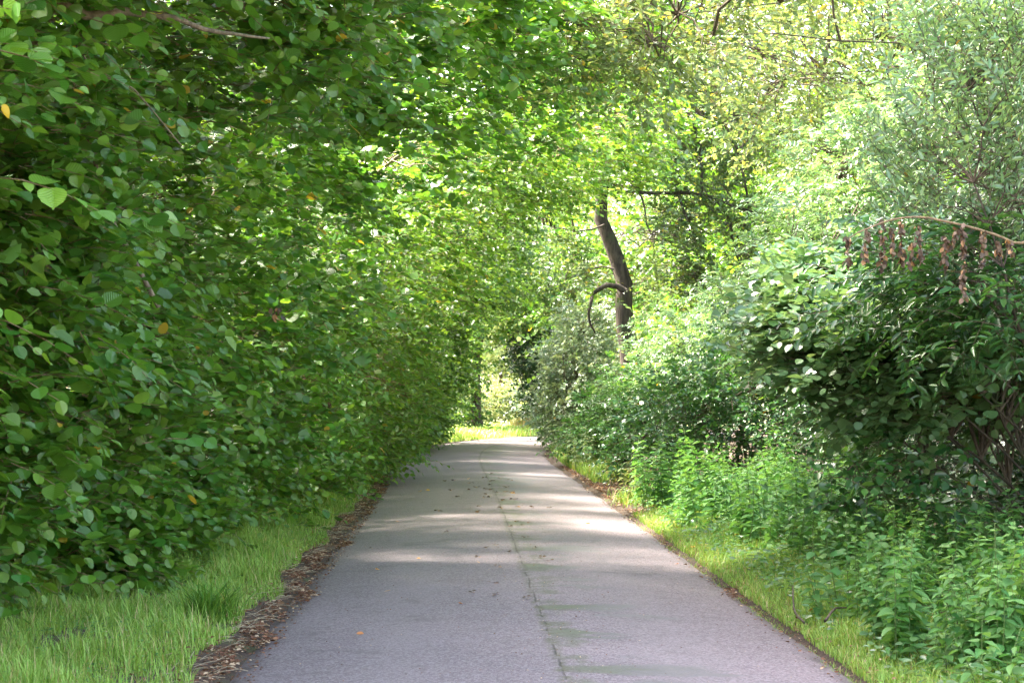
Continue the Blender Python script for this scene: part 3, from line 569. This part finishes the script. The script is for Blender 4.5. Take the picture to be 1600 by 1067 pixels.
shrub('elder_bush', 'low leafy elder shoot with one yellow leaf above the nettles', 'bush', g4, (3.9, 15.2, .05),
      [A(1330, 740, 14.4, .3, .35, .15), A(1400, 770, 14.5, .3, .3, .16)], 16, dict(per=6, size=.085, T=T_OVAL, mat='bramble', L=.32, n=8, scatter=.12, nb=(-.4, -.4, .8)), sr=.012, stem_mat='stem_green')

# dead arching cane with withered leaf clusters
cb = pt(1680, 640, 11.2); cb[2] = .05
cane = empty('dead_cane', cb); tag(cane, 'arching dead cane hung with brown withered leaves at the right edge', 'cane')
cp = smooth_path([cb, pt(1680, 420, 11.2), pt(1590, 375, 11.1), pt(1500, 345, 11), pt(1420, 337, 11), pt(1360, 355, 11), pt(1328, 372, 11)], 40, .004)
tubes('stem', [(cp[None], np.linspace(.011, .004, 40)[None], 6)], M['cane'], cane, origin=cb)
for (px, y0, y1) in [(1330, 372, 415), (1360, 365, 412), (1384, 348, 412), (1398, 355, 402), (1414, 352, 412), (1432, 385, 420), (1441, 355, 405), (1483, 372, 425), (1512, 352, 456), (1500, 360, 395), (1545, 366, 412), (1566, 378, 400), (1585, 380, 410)]:
    y1 = y1+rng.uniform(-14, 8); a = pt(px, y0-8, 11); b = pt(px+rng.uniform(-6, 6), y1, 11+rng.uniform(-.08, .08)); n = int((y1-y0)*.9)+6
    t = rng.uniform(0, 1, n); pos = a+(b-a)*t[:, None]+rng.normal(0, .007, (n, 3))
    leaves('withered_leaves', pos, np.c_[rng.normal(0, .5, n), rng.normal(0, .5, n), -np.ones(n)], rng.normal(0, 1, (n, 3)), rng.uniform(.018, .045, n), T_OVAL, M['dead'], cane, origin=cb)

for ob_, spots_ in ((next(o for o in C.objects if o.get('label', '').startswith('hazel bush behind the tuft')), [(410, 487, 14.6, 14, .035), (497, 630, 19.5, 10, .03)]),
                    (next(o for o in C.objects if o.get('label', '').startswith('hazel bush touching')), [(588, 122, 20, 10, .03), (742, 128, 20, 16, .05)])):
    for px, py, d, n, r_ in spots_:
        a = pt(px, py, d)+np.array([.12, -.1, 0]); pos = a+rng.normal(0, r_*.5, (n, 3))*np.array([1, 1, 2])
        leaves('withered_leaves', pos, np.c_[rng.normal(0, .5, n), rng.normal(0, .5, n), -np.ones(n)], rng.normal(0, 1, (n, 3)), rng.uniform(.03, .06, n), T_OVAL, M['dead'], ob_, origin=np.array(ob_.location))
ob_ = next(o for o in C.objects if o.get('label', '').startswith('hazel bush forming the round')); n = 170
a = np.c_[rng.uniform(-1.3, .7, n), rng.uniform(30, 32, n), rng.normal(4.55, .22, n)]; e = np.c_[rng.uniform(.3, .9, n), rng.normal(0, .3, n), rng.normal(0, .12, n)]
t = np.linspace(0, 1, 5); tp_ = a[:, None]+e[:, None]*t[None, :, None]+rng.normal(0, .03, (n, 5, 3))
tubes('dead_twigs', [(tp_, np.tile(np.linspace(.008, .003, 5), (n, 1)), 3)], M['twig'], ob_, origin=np.array(ob_.location))

# ---------------------------------------------------------------- nettles
def nettle_proto(h0, seed):
    rg = np.random.default_rng(seed); root = empty('nettle')
    pos, dd, nn, ss = [], [], [], []
    for q in range(3):
        h = h0*rg.uniform(.75, 1.1); bx, by = rg.normal(0, .07, 2); n = 10; z = np.linspace(0, h, n); sw = rg.normal(0, .09, 2)
        p = np.c_[bx+sw[0]*(z/h)**2, by+sw[1]*(z/h)**2, z]
        tubes('stem', [(p[None], np.linspace(.004, .0015, n)[None], 5)], M['stem_green'], root)
        nodes = int(h/.05)
        for k in range(nodes):
            t = (k+2)/(nodes+2); zz = t*h; a = k*math.pi/2+rg.normal(0, .25)
            c = np.array([np.interp(zz, z, p[:, 0]), np.interp(zz, z, p[:, 1]), zz])
            for s in (0, math.pi):
                d = np.array([math.cos(a+s), math.sin(a+s), rg.uniform(-.5, .1)+.5*(t > .9)])
                pos.append(c+d*.012); dd.append(d); nn.append(np.array([0, 0, 1])+.3*d*np.array([1, 1, 0])+rg.normal(0, .2, 3))
                ss.append((.11-.06*t**3)*rg.uniform(.75, 1.2)*(.7 if t < .2 else 1))
    leaves('foliage', np.array(pos), np.array(dd), np.array(nn), np.array(ss), T_NETTLE, M['nettle'], root)
    return root
protos = [nettle_proto(h, i+3) for i, h in enumerate((.42, .52, .6, .68, .78, .5, .35))]
nr_ = HALF
spots = []
def patch(n, ylo, yhi, dlo, dhi, hmul, lab, grp):
    y = rng.uniform(ylo, yhi, n); d = rng.uniform(dlo(y), dhi(y)); 
    for yy, q in zip(y, d): spots.append((float(road_x(yy)+q), float(yy), hmul, lab, grp))
patch(120, 17.2, 25.5, lambda y: 2.0+.25*(y<20), lambda y: 3.9+0*y, 1.1, 'pale green nettle in the dense bank beside the gap of bare soil', 'nettles in the bank by the bare soil')
patch(75, 13.2, 17.2, lambda y: 2.35+0*y, lambda y: 4.0+0*y, .85, 'nettle in the shaded bank below the overhanging round leaves', 'nettles below the overhanging bush')
patch(95, 8.8, 13.2, lambda y: 2.0+0*y, lambda y: 3.6+0*y, .92, 'nettle in the clump of the bottom right corner', 'nettles in the bottom right corner')
first = {}
for k, (x, y, hm, lab, grp) in enumerate(spots):
    pi = k % len(protos)
    s = hm*random.uniform(.75, 1.25)
    z = float(ground_z(np.array([x]), np.array([y]))[0])-.01
    if pi not in first and k < len(protos):
        o = protos[pi]; first[pi] = 1; o.location = (x, y, z); o.rotation_euler = (0, 0, random.uniform(0, 6)); o.scale = (s, s, s); tag(o, lab, 'nettle', grp)
    else:
        o = copy_tree(protos[pi], (x, y, z), random.uniform(0, 6), s, lab); tag(o, lab, 'nettle', grp)
    o.rotation_euler.x = random.gauss(0, .12); o.rotation_euler.y = random.gauss(-.12, .12)

# far tall herbs
def herb(label, loc, h, n, mat='willow', grp='tall pale herbs by the far right road edge'):
    root = empty('tall_herb', loc); tag(root, label, 'weed', grp)
    P, Dd, Nn, Sz, paths = [], [], [], [], []
    for k in range(n):
        b = np.array([rng.normal(0, .16), rng.normal(0, .2), 0]); top = b+np.array([rng.normal(-.08, .12), rng.normal(0, .12), h*rng.uniform(.7, 1.1)])
        p = smooth_path([b, b*.5+top*.5, top], 8, .01); paths.append(p)
        m = 22; t = np.linspace(.15, 1, m); a = np.arange(m)*2.4
        pos = np.array([p[min(7, int(q*7.99))] for q in t]); d = np.c_[np.cos(a), np.sin(a), rng.uniform(-.5, .2, m)]
        P.append(pos); Dd.append(d); Nn.append(np.array([0, 0, 1.])+.4*d); Sz.append(rng.uniform(.08, .13, m)*(1.15-t*.5))
    tubes('stem', [(np.array(paths), np.tile(np.linspace(.006, .002, 8), (n, 1)), 4)], M['stem_green'], root)
    leaves('foliage', np.concatenate(P), np.concatenate(Dd), np.concatenate(Nn), np.concatenate(Sz), T_LANCE, M[mat], root)
    return root
for k, (y, q, h, lb) in enumerate([(35.5, 2.1, .75, 'tall pale herb clump nearest the bare soil'), (38.5, 2.0, .8, 'tall pale herb clump in front of the low bramble mound'), (42, 2.0, .9, 'tall pale herb clump in front of the sallow'),
                             (46, 2.1, .9, 'tall pale herb clump at the foot of the sallow'), (50, 2.2, .85, 'farthest tall pale herb clump by the bend')]):
    herb(lb, (float(road_x(y))+q, y, .05), h, 13)
herb('dry brown weed clump beside the bare soil on the right', (float(road_x(30))+2.3, 30, .05), .4, 10, 'dry_grass', 'dry weeds by the bare soil')
herb('pale grassy weed tipping over the near end of the bare soil', (float(road_x(25.2))+2.15, 25.2, .05), .55, 12, 'field', 'dry weeds by the bare soil')

# ---------------------------------------------------------------- grass (stuff)
def blades(name, x, y, h, wd, mat, lean=.5, kind='stuff'):
    N = len(x); z = ground_z(x, y)-.01; a = rng.uniform(0, 2*math.pi, N); le = rng.uniform(.1, 1, N)*lean*h
    dx, dy = np.cos(a), np.sin(a); wx, wy = -dy*wd/2, dx*wd/2
    b = np.c_[x, y, z]
    def lv(t, bend, ww): return b+np.c_[dx*le*bend, dy*le*bend, h*t], np.c_[wx*ww, wy*ww, 0*wx]
    c0, w0 = lv(0, 0, 1); c1, w1 = lv(.5, .3, .85); c2, w2 = lv(.85, .75, .5); c3, _ = lv(.97, 1.15, 0)
    V = np.stack([c0-w0, c0+w0, c1+w1, c1-w1, c2+w2, c2-w2, c3], 1)
    o = (np.arange(N)*7)[:, None]
    loops = (np.array([0, 1, 2, 3, 3, 2, 4, 5, 5, 4, 6])[None]+o).ravel(); tot = np.tile([4, 4, 3], N)
    ob = np_mesh(name, V.reshape(-1, 3), loops, tot, mat)
    if kind: ob['kind'] = kind
    return ob
def noise2(x, y, s, z=0): return np.array([mnoise.noise(Vector((a*s, b*s, z))) for a, b in zip(x, y)])
def strip(n, y0, y1, dlo, dhi):
    y = rng.uniform(y0, y1, n); q = rng.uniform(0, 1, n); lo = dlo(y); hi = dhi(y); return y, lo+(hi-lo)*q, q
# left verge
xs_, ys_, hs_, ws_ = [], [], [], []
for n, y0, y1, hh, ww in [(52000, 8.6, 15, .10, .005), (40000, 15, 24, .11, .006), (22000, 24, 40, .13, .010), (14000, 40, 62, .16, .02)]:
    y, d, q = strip(n, y0, y1, lambda y: -(HALF+.06)-.10*(0.7+0.9*np.sin(y*1.9)*np.sin(y*.7+1))*(y < 34)-.04, lambda y: hb(y)-road_x(y)-.5)
    near_edge = np.abs(d)-HALF
    xs_.append(road_x(y)+d); ys_.append(y); hs_.append(hh*rng.uniform(.45, 1.5, n)*np.clip(.45+near_edge*1.1, .45, 1.15)); ws_.append(ww*rng.uniform(.6, 1.4, n))
y, d, q = strip(7000, 8.6, 26, lambda y: -(HALF+.25)+0*y, lambda y: hb(y)-road_x(y)-.3)
xs_.append(road_x(y)+d); ys_.append(y); hs_.append(rng.uniform(.14, .27, 7000)); ws_.append(rng.uniform(.003, .006, 7000))
X, Y, H, W_ = map(np.concatenate, (xs_, ys_, hs_, ws_)); nz_ = noise2(X, Y, 1.6)+.6*noise2(X, Y, 5); H = H*.8*(1+.8*nz_); kk = nz_+rng.normal(0, .15, len(X)) > -.42; X, Y, H, W_ = X[kk], Y[kk], H[kk], W_[kk]
tag(blades('verge_grass', X, Y, H, W_, M['grass'], .9), 'bright green grass on the left verge', 'grass')
# grass where the lane bends
n = 16000; x = rng.uniform(-2, 9, n); y = rng.uniform(58, 72, n); d = road_dist(x, y); k = d < -HALF-.1
tag(blades('bend_grass', x[k], y[k], rng.uniform(.12, .3, k.sum()), rng.uniform(.02, .035, k.sum()), M['grass'], .7), 'grass on the outside of the bend', 'grass')
n = 3000; x = rng.uniform(2.2, 5.5, n); y = rng.uniform(67, 70, n)
tag(blades('tall_dry_grass', x, y, rng.uniform(.2, .55, n), rng.uniform(.02, .035, n), M['dry_grass'], .4), 'tall straw coloured grass below the bright opening', 'grass')
# right verge
xs_, ys_, hs_, ws_ = [], [], [], []
for n, y0, y1, hh, ww in [(26000, 8.6, 15, .09, .005), (17000, 15, 23, .10, .006)]:
    y, d, q = strip(n, y0, y1, lambda y: HALF-.06+.05*np.sin(y*2.3)+.04*np.sin(y*7.1), lambda y: HALF+.85+0*y)
    xs_.append(road_x(y)+d); ys_.append(y); hs_.append(hh*rng.uniform(.45, 1.5, n)*(.5+q*.9)); ws_.append(ww*rng.uniform(.6, 1.4, n))
y = rng.normal(25.4, .5, 1300); d = rng.normal(2.05, .14, 1300)+.0; xs_.append(road_x(y)+d); ys_.append(y); hs_.append(rng.uniform(.08, .2, 1300)); ws_.append(rng.uniform(.007, .012, 1300))
y = rng.uniform(31, 56, 7000); d = rng.uniform(1.85, 2.6, 7000); xs_.append(road_x(y)+d); ys_.append(y); hs_.append(rng.uniform(.08, .22, 7000)); ws_.append(rng.uniform(.012, .02, 7000))
X, Y, H, W_ = map(np.concatenate, (xs_, ys_, hs_, ws_))
tag(blades('right_verge_grass', X, Y, H, W_, M['grass'], .9), 'grass strip between the road and the nettles', 'grass')
# low broad leaved ground cover under nettles
n = 13000; y = rng.uniform(8.6, 26, n)**1; d = HALF+.28+rng.uniform(0, 1, n)**1.3*3.0; x = road_x(y)+d
a = rng.uniform(0, 6.28, n)
tag(leaves('ground_cover', np.c_[x, y, ground_z(x, y)+rng.uniform(.02, .32, n)*np.clip((d-1.8), .2, 1)], np.c_[np.cos(a), np.sin(a), rng.uniform(-.3, .5, n)], np.c_[rng.normal(-.2, .4, n), rng.normal(-.2, .4, n), np.ones(n)], rng.uniform(.035, .08, n), T_NETTLE, M['nettle']),
    'low leafy undergrowth between the nettles', 'undergrowth', kind='stuff')
n = 5000; y = rng.uniform(9, 24, n); d = -rng.uniform(HALF+.4, HALF+1.7, n); x = road_x(y)+d; k = x > hb(y)-.3; x, y = x[k], y[k]; n = len(x); a = rng.uniform(0, 6.28, n)
tag(leaves('verge_clover', np.c_[x, y, ground_z(x, y)+rng.uniform(.02, .08, n)], np.c_[np.cos(a), np.sin(a), rng.uniform(-.1, .5, n)], np.c_[rng.normal(0, .3, n), rng.normal(0, .3, n), np.ones(n)], rng.uniform(.015, .035, n), T_OVAL, M['nettle']),
    'small clover leaves among the left verge grass', 'clover', kind='stuff')
n = 5200; y = rng.uniform(8.6, 27, n); d = HALF+.12+rng.uniform(0, 1, n)*1.6; x = road_x(y)+d; kk = noise2(x, y, 1.3, 2)+rng.normal(0, .15, n) > -.05; x, y = x[kk], y[kk]; n = len(x); a = rng.uniform(0, 6.28, n)
tag(leaves('creeping_weeds', np.c_[x, y, ground_z(x, y)+rng.uniform(.03, .16, n)], np.c_[np.cos(a), np.sin(a), rng.uniform(-.2, .5, n)], np.c_[rng.normal(-.1, .35, n), rng.normal(-.1, .35, n), np.ones(n)], rng.uniform(.03, .065, n), T_OVAL, M['ash']),
    'pale round leaved weeds among the right verge grass', 'weeds', kind='stuff')
n = 5000; y = rng.uniform(8.6, 30, n); sg = rng.choice([-1, 1], n, p=[.7, .3]); d = sg*(HALF-.15+rng.exponential(.28, n)); x = road_x(y)+d; a = rng.uniform(0, 6.28, n)
zz = np.where(np.abs(d) < HALF-.02, .05*(1-(d/HALF)**2)+.008, ground_z(x, y)+rng.uniform(.01, .07, n))
tag(leaves('scattered_leaf_bits', np.c_[x, y, zz], np.c_[np.cos(a), np.sin(a), rng.normal(0, .2, n)], np.c_[rng.normal(0, .4, n), rng.normal(0, .4, n), np.ones(n)], rng.uniform(.006, .03, n), T_OVAL, M['litter']),
    'scattered brown leaf bits beyond the litter strips', 'leaf litter', kind='stuff')
# litter
def litter(name, label, n, yf, df, smax=.035):
    y = yf(n); d = df(y); x = road_x(y)+d; kk = noise2(x, y, 2.2, 5)+.5*noise2(x, y, 7, 5)+rng.normal(0, .25, n) > -.12; y, d, x = y[kk], d[kk], x[kk]; n = len(y); a = rng.uniform(0, 6.28, n); ad = np.abs(d)
    z = np.where(ad < HALF-.02, .05*(1-(ad/HALF)**2)+.006, ground_z(x, y))+rng.uniform(.002, .02, n)
    return tag(leaves(name, np.c_[x, y, z], np.c_[np.cos(a), np.sin(a), rng.normal(0, .12, n)], np.c_[rng.normal(0, .3, n), rng.normal(0, .3, n), np.ones(n)], smax*(.25+.95*rng.uniform(0, 1, n)**2), T_OVAL, M['litter']), label, 'leaf litter', kind='stuff')
def lam_d(sign, base, w):
    def f(y):
        wave = .10*np.sin(y*1.9)*np.sin(y*.7+1)+.05*np.sin(y*5.3)
        return sign*(base+wave+np.abs(rng.normal(0, w, len(y)))*rng.choice([1, 1, -.35], len(y)))
    return f
litter('left_leaf_litter', 'brown leaf litter along the left road edge', 20000, lambda n: rng.uniform(8.6, 34, n), lam_d(-1, HALF+.0, .09), .034)
litter('right_leaf_litter', 'thin brown litter along the near right road edge', 3500, lambda n: rng.uniform(8.6, 22, n), lam_d(1, HALF+.04, .07), .03)
litter('bare_soil_litter', 'brown leaf litter on the bare soil gap at the right', 9000, lambda n: rng.uniform(22.5, 38, n), lambda y: HALF+np.abs(rng.normal(0, .6, len(y))), .05)
n = 2600; y = 8.6+rng.uniform(0, 1, n)**1.4*24; d = np.where(rng.uniform(0, 1, n) < .45, rng.normal(.1, .25, n), HALF*(1-rng.uniform(0, 1, n)**2.2)*rng.choice([-1, 1], n)); x = road_x(y)+d; a = rng.uniform(0, 6.28, n)
tag(leaves('road_grit', np.c_[x, y, .05*(1-(d/HALF)**2)+.010+.003*rng.uniform(0, 1, n)], np.c_[np.cos(a), np.sin(a), rng.normal(0, .2, n)], np.c_[rng.normal(0, .4, n), rng.normal(0, .4, n), np.ones(n)], rng.uniform(.004, .013, n), T_SIMPLE, M['litter']), 'fine grit and leaf crumbs on the tarmac', 'grit', kind='stuff')
n = 420; y = rng.uniform(9, 30, n); d = -(HALF+.06+np.abs(rng.normal(0, .14, n))); x = road_x(y)+d; a = rng.normal(.3, .9, n); l = rng.uniform(.05, .2, n)
p0 = np.c_[x, y, ground_z(x, y)+.02]; p1 = p0+np.c_[np.cos(a)*l, np.sin(a)*l, rng.normal(.01, .015, n)]
st_ = tubes('straw', [(np.stack([p0, (p0+p1)/2+[0, 0, .006], p1], 1), np.full((n, 3), .0016), 3)], bark_mat('straw', (.4, .32, .2), (.6, .5, .34), 20))
tag(st_, 'pale straw and twig bits along the left road edge', 'straw', kind='stuff')

# ---------------------------------------------------------------- single fallen leaves and husks on the road
def wp(px, py):
    d = EYE*FPX/(py-VPY); return (px-VPX)/FPX*d, d*1.0
def fallen(name, px, py, size, mat, label, group, T=T_OVAL, n=1):
    x, y = wp(px, py); z = float(road_z(x, y)[0])+.004
    if abs(float(road_dist(np.array([x]), np.array([y]))[0])) > HALF: z = float(ground_z(np.array([x]), np.array([y]))[0])+.06
    z += .004
    P_ = np.zeros((n, 3)); P_[:, :2] = rng.normal(0, size*.35, (n, 2)) if n > 1 else 0; P_[:, 2] = .004*np.arange(n)
    a = rng.uniform(0, 6.28, n)
    o = leaves(name, P_, np.c_[np.cos(a), np.sin(a), rng.uniform(0, .3, n)], np.c_[rng.normal(0, .3, n), rng.normal(0, .3, n), np.ones(n)], size*np.ones(n), T, M[mat])
    o.location = (x, y, z); return tag(o, label, 'fallen leaf' if 'leaf' in name else 'husk', group)
gl = 'fallen leaves on the road'
for px, py, s, m, lb in [(558, 996, .05, 'oleaf', 'orange leaf lying alone near the bottom of the left lane'), (601, 931, .055, 'yleaf', 'pale curled leaf lying in the left lane'), (593, 895, .05, 'yleaf', 'small yellow leaf in the left lane by the litter'),
        (651, 879, .04, 'yleaf', 'faint yellow leaf in the middle of the left lane'), (622, 818, .07, 'oleaf', 'orange leaf beside the left litter strip'), (717, 953, .045, 'oleaf', 'flat reddish leaf in the middle of the road'), (923, 822, .07, 'oleaf', 'orange leaf alone in the right lane'),
        (657, 771, .08, 'yleaf', 'orange yellow leaf far up the left lane'), (672, 770, .07, 'yleaf', 'pale yellow leaf beside the far orange one'), (732, 753, .09, 'yleaf', 'yellow leaf among the far dark husks'), (803, 776, .08, 'yleaf', 'golden leaf right of the far seam'),
        (748, 888, .04, 'yleaf', 'small cream leaf left of the seam'), (965, 788, .09, 'yleaf', 'bright orange leaf at the edge of the bare soil'), (1080, 868, .06, 'yleaf', 'bright yellow leaf on the right road edge'), (1060, 884, .05, 'oleaf', 'small brown leaf on the right tarmac edge')]:
    fallen('fallen_leaf', px, py, s, m, lb, gl)
hs = [(779, 895), (770, 922), (798, 872), (776, 861), (761, 865), (816, 828), (823, 824), (810, 822), (846, 881), (857, 886), (733, 936), (776, 940), (823, 946), (747, 880), (799, 831), (746, 798), (745, 806), (780, 800), (811, 798), (834, 799), (858, 799), (820, 848), (837, 865),
      (709, 755), (735, 760), (757, 751), (708, 771), (731, 771), (760, 770), (762, 771), (775, 775), (790, 774), (768, 757), (795, 755), (789, 766), (793, 767), (801, 775), (801, 786), (787, 788), (760, 783), (694, 756), (757, 778), (770, 745), (783, 752), (766, 763), (747, 767), (716, 782), (685, 804), (698, 838), (581, 860), (1010, 806)]
for i, (px, py) in enumerate(hs):
    near = py > 815
    if py > 915: lb = 'dark husk among the few lying nearest the camera left of the seam'
    elif near: lb = 'reddish brown husk on the pale middle stretch of the road beside the seam'
    elif py > 790: lb = 'dark husk in the thin row across the road beyond the middle stretch'
    else: lb = 'small dark husk in the far scatter around the mossy seam'
    fallen('acorn_husk', px, py, .035 if near else .05, 'dead', lb, lb.replace('husk', 'husks').replace('reddish', 'reddish').split(' on ')[0]+' '+('near', 'middle', 'row', 'far')[0 if py > 915 else 1 if near else 2 if py > 790 else 3], n=4)
def stick(label, pts_, r):
    p = smooth_path(pts_, 8, .006); p[:, 2] = np.maximum(p[:, 2], .07)
    o = tubes('fallen_stick', [(p[None], np.linspace(r, r*.5, 8)[None], 6)], M['twig'], None, origin=p[0]); o.location = p[0]
    return tag(o, label, 'stick', 'fallen sticks on the right verge')
def gp(px, py, z): x, y = wp(px, py); return np.array([x, y, z])
stick('forked brown stick poking up at the right tarmac edge', [gp(1258, 990, .07), gp(1243, 982, .12), gp(1240, 960, .2)], .009)
stick('crooked pale stick lying in the right verge grass', [gp(1290, 995, .1), gp(1310, 985, .13), gp(1335, 978, .12)], .01)
# grass tuft on the left verge
tx, ty = wp(330, 975); n = 320; r_ = np.abs(rng.normal(0, .1, n)); a = rng.uniform(0, 6.28, n)
b_ = blades('grass_tuft', tx+r_*np.cos(a), ty+r_*np.sin(a)*1.3, rng.uniform(.15, .3, n), rng.uniform(.005, .010, n), M['tuft'], 1.6, None)
tag(b_, 'coarse dark green grass tuft standing out of the left verge', 'grass tuft')
print('objects', len(bpy.data.objects), 'polys', sum(len(o.data.polygons) for o in bpy.data.objects if o.type == 'MESH'))
